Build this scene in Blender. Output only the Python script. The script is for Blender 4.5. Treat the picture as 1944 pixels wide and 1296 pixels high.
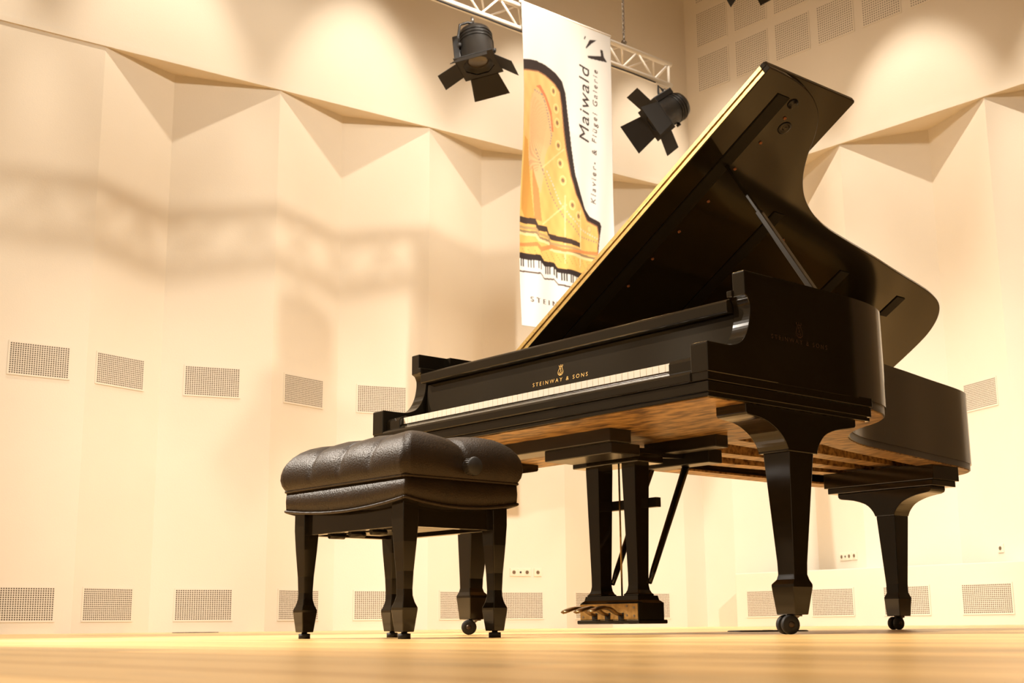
import bpy, bmesh, math, random
import numpy as np
from mathutils import Vector, Matrix
for o in list(bpy.data.objects): bpy.data.objects.remove(o)
scn = bpy.context.scene
COL = scn.collection
random.seed(4)

# ------------------------------------------------------------------ camera
YAW, PITCH, ROLL, FPX = -0.8538, 0.2121, -0.0090, 2505.14
CAM = Vector((3.8657, -2.7034, 0.0305))
fw = Vector((math.sin(YAW)*math.cos(PITCH), math.cos(YAW)*math.cos(PITCH), math.sin(PITCH)))
rt = Vector((math.cos(YAW), -math.sin(YAW), 0)); up = rt.cross(fw)
r2 = math.cos(ROLL)*rt + math.sin(ROLL)*up; u2 = -math.sin(ROLL)*rt + math.cos(ROLL)*up
cd = bpy.data.cameras.new('camera'); cam = bpy.data.objects.new('camera', cd); COL.objects.link(cam)
cam.matrix_world = Matrix(((r2.x, u2.x, -fw.x, CAM.x), (r2.y, u2.y, -fw.y, CAM.y), (r2.z, u2.z, -fw.z, CAM.z), (0, 0, 0, 1)))
cd.sensor_width = 36; cd.lens = FPX/1944*36; cd.clip_start = .02; cd.clip_end = 100
cd.dof.use_dof = True; cd.dof.focus_distance = 4.3; cd.dof.aperture_fstop = 9
scn.camera = cam

# ------------------------------------------------------------------ world, light, exposure
w = bpy.data.worlds.new('world'); scn.world = w; w.use_nodes = True
w.node_tree.nodes['Background'].inputs[0].default_value = (1.0, .74, .47, 1)
w.node_tree.nodes['Background'].inputs[1].default_value = .22
vs = scn.view_settings
vs.view_transform = 'Standard'; vs.look = 'None'; vs.gamma = 1; vs.use_curve_mapping = False
vs.exposure = 0.86
WARM = (1.0, .89, .76)
def spot(loc, aim, watts, deg, blend=.6, rad=.06, col=WARM):
    l = bpy.data.lights.new('spot_beam', 'SPOT'); l.energy = watts; l.spot_size = math.radians(deg); l.spot_blend = blend
    l.shadow_soft_size = rad; l.color = col
    o = bpy.data.objects.new('spot_beam', l); COL.objects.link(o); o.location = loc
    o.rotation_euler = (Vector(aim)-Vector(loc)).to_track_quat('-Z', 'Y').to_euler(); return o
def wl(y): return -6.655+.0844*y                      # line of the left wall
for y in (-9.2, -6.9, -4.5, -2.2, .15, 2.1, 4.15, 6.2, 7.9):            # ceiling washers along the left wall
    spot((wl(y)+1.18, y, 8.05), (wl(y)+.25, y, 3.8), 340, 44, .6, .04)
for x in (-4.9, -2.9, -.9):                          # ceiling washers along the rear wall
    spot((x, 8.65-2.0, 8.05), (x, 8.65, 4.0), 400, 40, .6, .04)
spot((-2.07, 3.72, 6.3), (-6.5, 2.6, 2.0), 300, 100, .5, .075)      # stage lamp in front of the truss
spot((-1.2, 2.6, 7.4), (-5.2, 8.3, 1.2), 480, 84, .8, .35)       # unseen fill spot added to lighten the corner
for q in ((1.6, -1.0), (-1.6, 1.2), (-2.2, 5.2)): spot((*q, 8.4), (*q, 0), 1300, 62, .8, .12)   # unseen spots added overhead to brighten the floor
spot((-4.2, -3.6, 6.0), (.9, .2, .7), 2600, 34, .6, .06)                 # follow spot from the hall onto the keyboard
for ax_, ay_ in ((-6.4, .6), (-6.3, 3.6), (-6.0, 6.6), (-4.2, 8.4), (-1.4, 8.4)):     # unseen spots added as fill for the lower walls
    spot((4.6, ay_-4.6, 7.0) if ay_ < 7 else (ax_+1.5, -3.6, 7.2), (ax_, ay_, .7), 2450 if ay_ > 6 else 1850, 29, .9, .10, (1, .93, .83))
la = bpy.data.lights.new('ceiling_fill', 'AREA'); la.shape = 'RECTANGLE'; la.size = 6; la.size_y = 7; la.energy = 25; la.color = WARM  # unseen area light added under the ceiling as general fill
lo = bpy.data.objects.new('ceiling_fill', la); COL.objects.link(lo); lo.location = (-1.5, 3.2, 8.7)

# ------------------------------------------------------------------ materials
def mat(name, col, rough=.5, metal=0., spec=.5, coat=0.):
    m = bpy.data.materials.new(name); m.use_nodes = True
    b = m.node_tree.nodes['Principled BSDF']
    b.inputs['Base Color'].default_value = (*col, 1); b.inputs['Roughness'].default_value = rough
    b.inputs['Metallic'].default_value = metal; b.inputs['Specular IOR Level'].default_value = spec
    b.inputs['Coat Weight'].default_value = coat
    return m
def nodes(m): return m.node_tree.nodes, m.node_tree.links, m.node_tree.nodes['Principled BSDF']
def noise_col(m, c1, c2, scale=(8, 8, 8), detail=4, lo=.35, hi=.7, bump=0., bscale=60):
    n, l, b = nodes(m)
    tc = n.new('ShaderNodeTexCoord'); mp = n.new('ShaderNodeMapping'); mp.inputs['Scale'].default_value = scale
    tx = n.new('ShaderNodeTexNoise'); tx.inputs['Scale'].default_value = 1; tx.inputs['Detail'].default_value = detail
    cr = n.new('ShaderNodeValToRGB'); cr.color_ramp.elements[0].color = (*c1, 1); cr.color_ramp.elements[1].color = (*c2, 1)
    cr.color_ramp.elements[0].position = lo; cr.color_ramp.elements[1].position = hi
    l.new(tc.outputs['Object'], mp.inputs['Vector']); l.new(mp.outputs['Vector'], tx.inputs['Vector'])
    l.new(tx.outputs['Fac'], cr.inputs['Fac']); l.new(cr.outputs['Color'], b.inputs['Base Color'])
    if bump:
        t2 = n.new('ShaderNodeTexNoise'); t2.inputs['Scale'].default_value = bscale; t2.inputs['Detail'].default_value = 3
        bp = n.new('ShaderNodeBump'); bp.inputs['Strength'].default_value = bump; bp.inputs['Distance'].default_value = .01
        l.new(tc.outputs['Object'], t2.inputs['Vector']); l.new(t2.outputs['Fac'], bp.inputs['Height']); l.new(bp.outputs['Normal'], b.inputs['Normal'])
    return m
M = {}
M['wall'] = noise_col(mat('wall_plaster', (.67, .60, .49), .85, spec=.2), (.66, .59, .48), (.685, .615, .505), (1.2, 1.2, 1.2), 3, .3, .7, .08, 90)
M['ceiling'] = mat('ceiling_paint', (.45, .37, .27), .9)
M['dark_side'] = mat('dark_panel_black', (.012, .009, .007), .9, spec=.1)
M['dark_hole'] = mat('dark_void', (.05, .03, .013), .95, spec=.05)
M['lacquer'] = noise_col(mat('black_lacquer', (.012, .009, .006), .10, spec=.55), (.012, .009, .0055), (.017, .0125, .0075), (3, 3, 3))
M['satin'] = mat('satin_black', (.012, .009, .007), .32, spec=.5)
M['ebony'] = mat('ebony_black', (.01, .01, .01), .35)
M['ivory'] = mat('white_key_plastic', (.86, .80, .68), .25)
M['brass'] = noise_col(mat('brass', (.78, .52, .17), .30, .55), (.60, .38, .11), (.76, .51, .17), (30, 30, 30))
M['old_brass'] = noise_col(mat('tarnished_brass', (.5, .33, .12), .42, 1.), (.30, .19, .07), (.56, .37, .14), (45, 45, 45), 5, .3, .65)
M['gold_leaf'] = mat('gold_lettering', (.80, .50, .16), .35, .7)
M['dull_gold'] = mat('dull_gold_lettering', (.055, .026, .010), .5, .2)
M['iron_plate'] = mat('bronzed_iron_plate', (.72, .45, .13), .35, .6)
M['spruce'] = noise_col(mat('spruce_board', (.60, .38, .16), .5), (.48, .28, .10), (.66, .43, .19), (30, 2, 30))
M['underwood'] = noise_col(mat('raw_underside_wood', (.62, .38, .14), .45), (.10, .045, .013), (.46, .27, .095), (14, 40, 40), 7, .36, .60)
M['leather'] = noise_col(mat('black_leather', (.02, .013, .007), .42, spec=.30), (.018, .010, .0035), (.030, .017, .0065), (9, 9, 9), 4, .3, .7, .22, 240)
M['rubber'] = mat('black_rubber', (.015, .013, .012), .6)
M['steel'] = mat('dark_steel', (.25, .22, .19), .35, .9)
M['hub'] = mat('caster_hub', (.09, .06, .04), .4, .6)
M['pedal_bronze'] = mat('dark_bronze', (.30, .19, .08), .3, 1.)
M['chrome'] = mat('bright_chrome', (.75, .72, .68), .15, 1.)
M['lamp_black'] = mat('lamp_black_paint', (.010, .008, .006), .42, spec=.4)
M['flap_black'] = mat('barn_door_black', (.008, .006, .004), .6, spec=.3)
M['lens'] = mat('lamp_lens', (.03, .02, .008), .3, spec=.8)
M['blue'] = mat('blue_sticker', (.03, .15, .25), .4)
M['alu'] = mat('white_aluminium_tube', (.86, .81, .73), .35, .0)
M['socket_white'] = mat('socket_plastic', (.70, .62, .49), .4)
M['socket_dark'] = mat('socket_hole', (.12, .075, .035), .6)
M['orange_dot'] = mat('orange_dot_paint', (.30, .10, .03), .5)
M['red_felt'] = mat('red_felt', (.35, .04, .03), .9)

def wood_floor():
    m = mat('stage_boards', (.7, .43, .17), .34, spec=.4); n, l, b = nodes(m)
    tc = n.new('ShaderNodeTexCoord'); oi = n.new('ShaderNodeObjectInfo')
    mp = n.new('ShaderNodeMapping'); mp.inputs['Scale'].default_value = (.9, 26, 26)
    ad = n.new('ShaderNodeVectorMath'); ad.operation = 'ADD'
    sc = n.new('ShaderNodeVectorMath'); sc.operation = 'SCALE'; sc.inputs['Scale'].default_value = 37
    l.new(oi.outputs['Random'], sc.inputs[0]); l.new(tc.outputs['Object'], ad.inputs[0]); l.new(sc.outputs[0], ad.inputs[1]); l.new(ad.outputs[0], mp.inputs['Vector'])
    tx = n.new('ShaderNodeTexNoise'); tx.inputs['Scale'].default_value = 1; tx.inputs['Detail'].default_value = 6; l.new(mp.outputs['Vector'], tx.inputs['Vector'])
    cr = n.new('ShaderNodeValToRGB'); cr.color_ramp.elements[0].color = (.64, .365, .115, 1); cr.color_ramp.elements[1].color = (.92, .61, .25, 1)
    cr.color_ramp.elements[0].position = .28; cr.color_ramp.elements[1].position = .62; l.new(tx.outputs['Fac'], cr.inputs['Fac'])
    hs = n.new('ShaderNodeHueSaturation'); mr = n.new('ShaderNodeMapRange'); mr.inputs['To Min'].default_value = .70; mr.inputs['To Max'].default_value = 1.12
    l.new(oi.outputs['Random'], mr.inputs['Value']); l.new(mr.outputs[0], hs.inputs['Value']); l.new(cr.outputs['Color'], hs.inputs['Color'])
    # scuffs and specks of dirt
    t2 = n.new('ShaderNodeTexNoise'); t2.inputs['Scale'].default_value = 9; t2.inputs['Detail'].default_value = 5; l.new(ad.outputs[0], t2.inputs['Vector'])
    c2 = n.new('ShaderNodeValToRGB'); c2.color_ramp.elements[0].color = (.35, .30, .26, 1); c2.color_ramp.elements[1].color = (1, 1, 1, 1)
    c2.color_ramp.elements[0].position = .29; c2.color_ramp.elements[1].position = .36; l.new(t2.outputs['Fac'], c2.inputs['Fac'])
    mx = n.new('ShaderNodeMixRGB'); mx.blend_type = 'MULTIPLY'; mx.inputs['Fac'].default_value = .8
    l.new(hs.outputs['Color'], mx.inputs[1]); l.new(c2.outputs['Color'], mx.inputs[2]); l.new(mx.outputs[0], b.inputs['Base Color'])
    return m
M['floor'] = wood_floor()

# ------------------------------------------------------------------ mesh helpers
class MB:
    def __init__(s): s.v = []; s.f = []; s.sm = []
    def add(s, vs_, fs, smooth=False):
        n = len(s.v); s.v += [tuple(p) for p in vs_]; s.f += [tuple(i+n for i in f) for f in fs]; s.sm += [smooth]*len(fs); return s
    def box(s, x0, x1, y0, y1, z0, z1):
        return s.loft([[(x0, y0, z0), (x1, y0, z0), (x1, y1, z0), (x0, y1, z0)], [(x0, y0, z1), (x1, y0, z1), (x1, y1, z1), (x0, y1, z1)]])
    def loft(s, rings, smooth=False, caps=True, closed=True):
        n = len(rings[0]); vs_ = [p for r in rings for p in r]; fs = []
        for k in range(len(rings)-1):
            for i in range(n if closed else n-1):
                j = (i+1) % n; fs.append((k*n+i, k*n+j, (k+1)*n+j, (k+1)*n+i))
        s.add(vs_, fs, smooth)
        if caps and closed:
            b = len(s.v)-len(vs_)
            s.f.append(tuple(b+i for i in reversed(range(n)))); s.f.append(tuple(b+(len(rings)-1)*n+i for i in range(n))); s.sm += [False, False]
        return s
    def prism(s, poly, axis, a, b):
        def pt(p, t):
            return (t, p[0], p[1]) if axis == 'x' else ((p[0], t, p[1]) if axis == 'y' else (p[0], p[1], t))
        return s.loft([[pt(p, a) for p in poly], [pt(p, b) for p in poly]])
    def tube(s, path, r, n=10, smooth=True):
        path = [Vector(p) for p in path]; rings = []; ref = None
        for i, p in enumerate(path):
            t = (path[min(i+1, len(path)-1)]-path[max(i-1, 0)]).normalized()
            if ref is None: ref = Vector((0, 0, 1)) if abs(t.z) < .9 else Vector((1, 0, 0))
            a = (ref-t*ref.dot(t)).normalized(); b = t.cross(a); ref = a
            rr = r[i] if isinstance(r, (list, tuple)) else r
            rings.append([p+(a*math.cos(k*2*math.pi/n)+b*math.sin(k*2*math.pi/n))*rr for k in range(n)])
        return s.loft(rings, smooth)
    def bar(s, p, q, wd, hd, side=None):
        p, q = Vector(p), Vector(q); t = (q-p).normalized()
        a = (Vector(side) if side else Vector((0, 0, 1)) if abs(t.z) < .9 else Vector((1, 0, 0))); a = (a-t*a.dot(t)).normalized(); b = t.cross(a)
        ring = lambda c: [c+a*wd/2+b*hd/2, c-a*wd/2+b*hd/2, c-a*wd/2-b*hd/2, c+a*wd/2-b*hd/2]
        return s.loft([ring(p), ring(q)])
    def lathe(s, prof, c, axis=(0, 0, 1), n=24, smooth=True):
        ax = Vector(axis).normalized(); a = ax.orthogonal().normalized(); b = ax.cross(a); c = Vector(c)
        rings = [[c+ax*h+(a*math.cos(k*2*math.pi/n)+b*math.sin(k*2*math.pi/n))*max(r, 1e-4) for k in range(n)] for r, h in prof]
        return s.loft(rings, smooth)
    def build(s, name, m, parent=None, off=(0, 0, 0), bevel=0., smooth=None, seg=2):
        me = bpy.data.meshes.new(name); o3 = Vector(off)
        me.from_pydata([tuple(Vector(p)-o3) for p in s.v], [], s.f); me.update()
        bm = bmesh.new(); bm.from_mesh(me); bmesh.ops.recalc_face_normals(bm, faces=bm.faces); bm.to_mesh(me); bm.free()
        for p, f in zip(me.polygons, s.sm): p.use_smooth = f if smooth is None else smooth
        return link(name, me, m, parent, bevel, seg)
def link(name, me, m, parent=None, bevel=0., seg=2):
    if m is not None:
        me.materials.clear(); me.materials.append(M[m] if isinstance(m, str) else m)
    o = bpy.data.objects.new(name, me); COL.objects.link(o); o.parent = parent
    if bevel:
        md = o.modifiers.new('edge', 'BEVEL'); md.width = bevel; md.segments = seg; md.limit_method = 'ANGLE'; md.angle_limit = math.radians(40)
    return o
def share(name, me, parent, loc=(0, 0, 0)):
    o = bpy.data.objects.new(name, me); COL.objects.link(o); o.parent = parent; o.location = loc; return o
def tag(o, label=None, cat=None, group=None, kind=None):
    if label: o['label'] = label
    if cat: o['category'] = cat
    if group: o['group'] = group
    if kind: o['kind'] = kind
    return o
def empty(name, loc, label, cat, group=None, rz=0):
    o = bpy.data.objects.new(name, None); COL.objects.link(o); o.location = loc; o.rotation_euler = (0, 0, rz); o.empty_display_size = .1
    return tag(o, label, cat, group)
def lerp(a, b, t): return a+(b-a)*t
def catmull(P, k=5):
    out = []
    for i in range(len(P)-1):
        p0, p1, p2, p3 = P[max(i-1, 0)], P[i], P[i+1], P[min(i+2, len(P)-1)]
        for j in range(k):
            t = j/k
            out.append(tuple(.5*(2*p1[d]+(p2[d]-p0[d])*t+(2*p0[d]-5*p1[d]+4*p2[d]-p3[d])*t*t+(3*p1[d]-p0[d]-3*p2[d]+p3[d])*t**3) for d in range(len(p1))))
    return out+[tuple(P[-1])]
def offset(P, d):
    out = []
    for i in range(len(P)):
        a, b = Vector(P[max(i-1, 0)]), Vector(P[min(i+1, len(P)-1)]); t = (b-a).normalized(); out.append((P[i][0]-t.y*d, P[i][1]+t.x*d))
    return out
def text_mesh(txt, size, shear=0., spacing=1., bold=0.):
    c = bpy.data.curves.new('lettering', 'FONT'); c.body = txt; c.size = size; c.shear = shear; c.space_character = spacing; c.align_x = 'CENTER'; c.offset = bold
    o = bpy.data.objects.new('lettering', c); COL.objects.link(o)
    dg = bpy.context.evaluated_depsgraph_get(); me = bpy.data.meshes.new_from_object(o.evaluated_get(dg))
    V = [(v.co.x, v.co.y) for v in me.vertices]; F = [tuple(p.vertices) for p in me.polygons]
    bpy.data.objects.remove(o); bpy.data.curves.remove(c); bpy.data.meshes.remove(me)
    return V, F
def map_flat(V, F, org, ux, uy, th=.0008):
    mb = MB(); org, ux, uy = Vector(org), Vector(ux), Vector(uy); nrm = ux.cross(uy).normalized()
    mb.add([org+ux*x+uy*y+nrm*th for x, y in V], F); return mb

# ------------------------------------------------------------------ floor
fl = MB().box(-8, 7, -7, 9.6, -.12, -.022).build('floor', 'floor'); tag(fl, kind='structure')
PW, X0, X1 = .15, -6.75, 5.6
cuts = {}
row = 0; y = -3.4
plank_me = {}
while y < 9.05:
    c1 = X0+3.0+((row*1.37) % 3.1); c2 = c1+3.4+((row*.71) % 1.2)
    for a, b in ((X0, c1), (c1, c2), (c2, X1)):
        L = round((b-a)/.25)*.25
        if L not in plank_me:
            o = MB().box(-.5, .5, -PW/2+.0012, PW/2-.0012, -.022, 0).build('plank', 'floor', fl)
            plank_me[L] = o.data; bpy.data.objects.remove(o)
        p = share('plank', plank_me[L], fl, ((a+b)/2, y+PW/2, 0)); p.scale = (b-a-.0015, 1, 1)
    y += PW; row += 1

# ------------------------------------------------------------------ walls
H, ZC = 5.0, 9.0
wleft = MB().prism([(wl(-12), -12), (wl(9.0), 9.0), (wl(9.0)-.55, 9.0), (wl(-12)-.55, -12)], 'z', H, ZC).build('wall_left', 'wall'); tag(wleft, kind='structure')
wrear = MB().prism([(wl(8.65)-.4, 8.65), (7, 8.65), (7, 9.3), (wl(8.65)-.4, 9.3)], 'z', H, ZC).build('wall_rear', 'wall'); tag(wrear, kind='structure')
wr = MB().box(5.8, 6.0, .6, 8.6, 0, ZC).build('dark_panel_right', 'dark_side'); tag(wr, kind='structure')  # unseen dark panel added to keep reflections in the piano side dark
ceil = MB().box(-8, 7, -7, 9.6, ZC, ZC+.1).build('ceiling', 'ceiling'); tag(ceil, kind='structure')
def fold(a, b, parent, nb, z0=-.02, z1=H):
    a, b = Vector(a), Vector(b); n = Vector(nb)*.05
    return MB().prism([a, b, b+n, a+n], 'z', z0, z1).build('wall_panel', 'wall', parent)
Lr = [1.677, 3.345, 5.013, 6.681, 8.349]; Lv = [(2.42, .235), (4.16, .235), (5.83, .23), (7.50, .23)]
LR = [(wl(v), v) for v in Lr]; LV = [(wl(v)-d, v) for v, d in Lv]
Lfaces = [((wl(-12), -12), LR[0])]
for i in range(4): Lfaces += [(LR[i], LV[i]), (LV[i], LR[i+1])]
Lfaces.append((LR[4], (wl(8.9), 8.9)))
for a, b in Lfaces: fold(a, b, wleft, (-1, 0))
Rr = [-5.50, -3.834, -2.166, -.498, 1.17]
RR = [(v, 8.65) for v in Rr]; RV = [((Rr[i]+Rr[i+1])/2+.0, 9.01) for i in range(4)]
Rfaces = [((-6.1, 8.65), RR[0])]
for i in range(4): Rfaces += [(RR[i], RV[i]), (RV[i], RR[i+1])]
Rfaces.append((RR[4], (7, 8.65)))
for a, b in Rfaces: fold(a, b, wrear, (0, 1))
# thin lip along the lower edge of the overhanging upper walls
tr = MB().prism([(wl(-12)+.014, -12), (wl(8.64)+.014, 8.64), (wl(8.64)-.01, 8.64), (wl(-12)-.01, -12)], 'z', H-.004, H+.045).build('trim_1', 'wall'); tag(tr, kind='structure')
tr = MB().box(-5.93, 7, 8.636, 8.66, H-.004, H+.045).build('trim_2', 'wall'); tag(tr, kind='structure')
pl = MB().box(-5.22, 7, 8.30, 8.70, -.01, .545).build('plinth', 'wall', wrear, bevel=.006)

# perforated plates
def plate_mesh(wd, hd, nx, ny, ratio=.62, rim=.012, th=.006):
    px, py = (wd-2*rim)/nx, (hd-2*rim)/ny
    xs = [-wd/2]; ys = [-hd/2]
    for i in range(nx): c = -wd/2+rim+px*(i+.5); xs += [c-px*ratio/2, c+px*ratio/2]
    for j in range(ny): c = -hd/2+rim+py*(j+.5); ys += [c-py*ratio/2, c+py*ratio/2]
    xs.append(wd/2); ys.append(hd/2); nX, nY = len(xs), len(ys)
    v = [(x, 0, z) for z in ys for x in xs]; f = []
    for j in range(nY-1):
        for i in range(nX-1):
            if i % 2 == 1 and j % 2 == 1: continue
            f.append((j*nX+i, j*nX+i+1, (j+1)*nX+i+1, (j+1)*nX+i))
    n0 = len(v)   # edge skirt back to the wall
    e = [(-wd/2, 0, -hd/2), (wd/2, 0, -hd/2), (wd/2, 0, hd/2), (-wd/2, 0, hd/2)]
    v += e+[(a, th, c) for a, _, c in e]
    for i in range(4): f.append((n0+i, n0+(i+1) % 4, n0+4+(i+1) % 4, n0+4+i))
    me = bpy.data.meshes.new('vent_grille'); me.from_pydata(v, [], f); me.update(); me.materials.append(M['wall']); return me
def back_mesh(wd, hd):
    me = bpy.data.meshes.new('grille_backing'); a, b = wd/2-.004, hd/2-.004
    me.from_pydata([(-a, .0045, -b), (a, .0045, -b), (a, .0045, b), (-a, .0045, b)], [], [(0, 1, 2, 3)]); me.materials.append(M['dark_hole']); return me
GW, GH = .50, .278
g_me, g_bk = plate_mesh(GW, GH, 25, 15), back_mesh(GW, GH)
t_me, t_bk = plate_mesh(.475, .455, 17, 16, .42), back_mesh(.475, .455)
frame_me = None
def grille(face, along, z, parent, me=g_me, bk=g_bk, name='vent_grille', front=(1, 0)):
    (ax, ay), (bx, by) = face; d = Vector((bx-ax, by-ay)); d.normalize(); c = Vector((ax, ay))+d*along
    n = Vector((d.y, -d.x))
    if n.dot(Vector(front)) < 0: n = -n
    p = c+n*.0065
    o = share(name, me, parent, (p.x, p.y, z))
    # local +x along wall, local -y out of the wall
    ang = math.atan2(n.x, -n.y); o.rotation_euler = (0, 0, ang)
    share('grille_backing', bk, o); return o
def flen(f): return math.hypot(f[1][0]-f[0][0], f[1][1]-f[0][1])
ZL, ZU = .229, 2.165
f0 = Lfaces[0]
for yy in (1.292, -.30, -1.9):
    for z in (ZL, ZU): grille(f0, (yy+12)*math.hypot(1, .0844), z, wleft)
for k, yc in ((1, 2.005), (2, 2.845), (3, 3.732), (4, 4.570), (5, 5.42), (6, 6.205), (7, 7.07), (8, 7.92)):
    f = Lfaces[k]; t = (yc-f[0][1])/(f[1][1]-f[0][1])
    for z in (ZL, ZU): grille(f, t*flen(f), z, wleft)
for xc in (-4.83, -4.012, -3.187, -2.37, -1.55, -.73):
    grille(((-5.22, 8.30), (7, 8.30)), xc+5.22, ZL, wrear, front=(0, -1))
for k, xc in ((1, -5.08), (2, -4.25), (3, -3.42), (4, -2.56), (5, -1.75), (6, -.9)):
    f = Rfaces[k]; t = (xc-f[0][0])/(f[1][0]-f[0][0]); grille(f, t*flen(f), ZU-.02, wrear, front=(0, -1))
for r in range(3):
    for c in range(8-r):
        grille(((-6, 8.65), (7, 8.65)), 6-5.505+.571*c, 6.415+.565*r, wrear, t_me, t_bk, 'perforated_panel', (0, -1))

# wall sockets
def socket(face, along, z, n, label, front):
    (ax, ay), (bx, by) = face; d = Vector((bx-ax, by-ay)).normalized(); c = Vector((ax, ay))+d*along; nn = Vector((d.y, -d.x))
    if nn.dot(Vector(front)) < 0: nn = -nn
    e = empty('wall_socket', (c.x, c.y, z), label, 'socket'); e.rotation_euler = (0, 0, math.atan2(nn.x, -nn.y))
    wd = .071*(n-1)+.081
    MB().box(-wd/2, wd/2, -.010, 0, -.0405, .0405).build('frame', 'socket_white', e, bevel=.002)
    for i in range(n):
        x = (i-(n-1)/2)*.071
        ins = MB().box(x-.027, x+.027, -.0125, -.010, -.027, .027).build('insert', 'socket_white', e, bevel=.002)
        if n == 3 and i == 1: MB().lathe([(.011, 0), (.011, .003)], (x, -.0125, 0), (0, -1, 0), 14).build('jack_hole', 'ebony', ins)
        else: MB().lathe([(.019, 0), (.019, .001)], (x, -.0125, 0), (0, -1, 0), 18).build('socket_well', 'socket_dark', ins)
f = Lfaces[6]; t = lambda yc: (yc-f[0][1])/(f[1][1]-f[0][1])*flen(f)
socket(f, t(6.205), .556, 3, 'cream triple wall socket on the left wall, seen behind the bench', (1, 0))
socket(f, t(6.383), .556, 1, 'small single wall socket right of the triple socket near the pedals', (1, 0))
f = Rfaces[2]; t = lambda xc: (xc-f[0][0])/(f[1][0]-f[0][0])*flen(f)
socket(f, t(-4.17), .69, 3, 'cream triple wall socket above the plinth, between the two right piano legs', (0, -1))
socket(f, t(-4.02), .69, 1, 'small single socket above the plinth, right of a triple socket', (0, -1))
f = Rfaces[4]; t = lambda xc: (xc-f[0][0])/(f[1][0]-f[0][0])*flen(f)
socket(f, t(-2.46), .69, 1, 'lone single wall socket right of the tail leg of the piano', (0, -1))

# ------------------------------------------------------------------ truss, chain, banner, lamps
XT, ZT = -3.945, 5.0
e = empty('lighting_truss', (XT, 1.5, ZT), 'white aluminium lighting truss with zigzag bracing carrying lamps and a banner', 'truss')
off = (XT, 1.5, ZT); YE = 6.13
ch = [(XT, ZT+.005), (XT, ZT+.215), (XT-.19, ZT+.11)]
for x, z in ch:
    MB().tube([(x, -4, z), (x, YE, z)], .024, 12).build('chord', 'alu', e, off)
MB().tube([(XT+.012, -4+.3*i, ZT-.022-.005*(i % 2)) for i in range(34)], .007, 6).build('power_cable', 'rubber', e, off)
yb = YE-.03
for a, b in ((0, 1), (1, 2), (2, 0)):
    MB().tube([(ch[a][0], yb, ch[a][1]), (ch[b][0], yb, ch[b][1])], .013, 8).build('end_strut', 'alu', e, off)
    for i in range(24):
        y0 = yb-.42*i; y1 = y0-.21; y2 = y0-.42
        MB().tube([(ch[b][0], y0, ch[b][1]), (ch[a][0], y1, ch[a][1])], .010, 6).build('brace', 'alu', e, off)
        MB().tube([(ch[a][0], y1, ch[a][1]), (ch[b][0], y2, ch[b][1])], .010, 6).build('brace', 'alu', e, off)
e = empty('rigging_chain', (XT, 5.504, ZT+.24), 'dark rigging chain hanging from above to the truss', 'chain')
z = ZT+.245
MB().lathe([(.018, -.02), (.018, .02)], (0, 0, .0215), (0, 1, 0), 12).build('clamp', 'steel', e)
MB().tube([(0, 0, .03), (0, 0, .11)], .010, 6).build('shackle', 'steel', e)
lk = MB(); P = [(.011*math.cos(a)*1.0, 0, .03*math.sin(a)) for a in np.linspace(0, 2*math.pi, 11)]; lk.tube(P, .0045, 5)
lm = lk.build('chain_link', 'steel', e); lme = lm.data; bpy.data.objects.remove(lm)
for i in range(22):
    o = share('chain_link', lme, e, (0, 0, .12+i*.047)); o.rotation_euler = (0, 0, (i % 2)*math.pi/2)
MB().tube([(0, 0, 1.15), (0, 0, 3.75)], .006, 6).build('steel_cable', 'steel', e)

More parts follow.
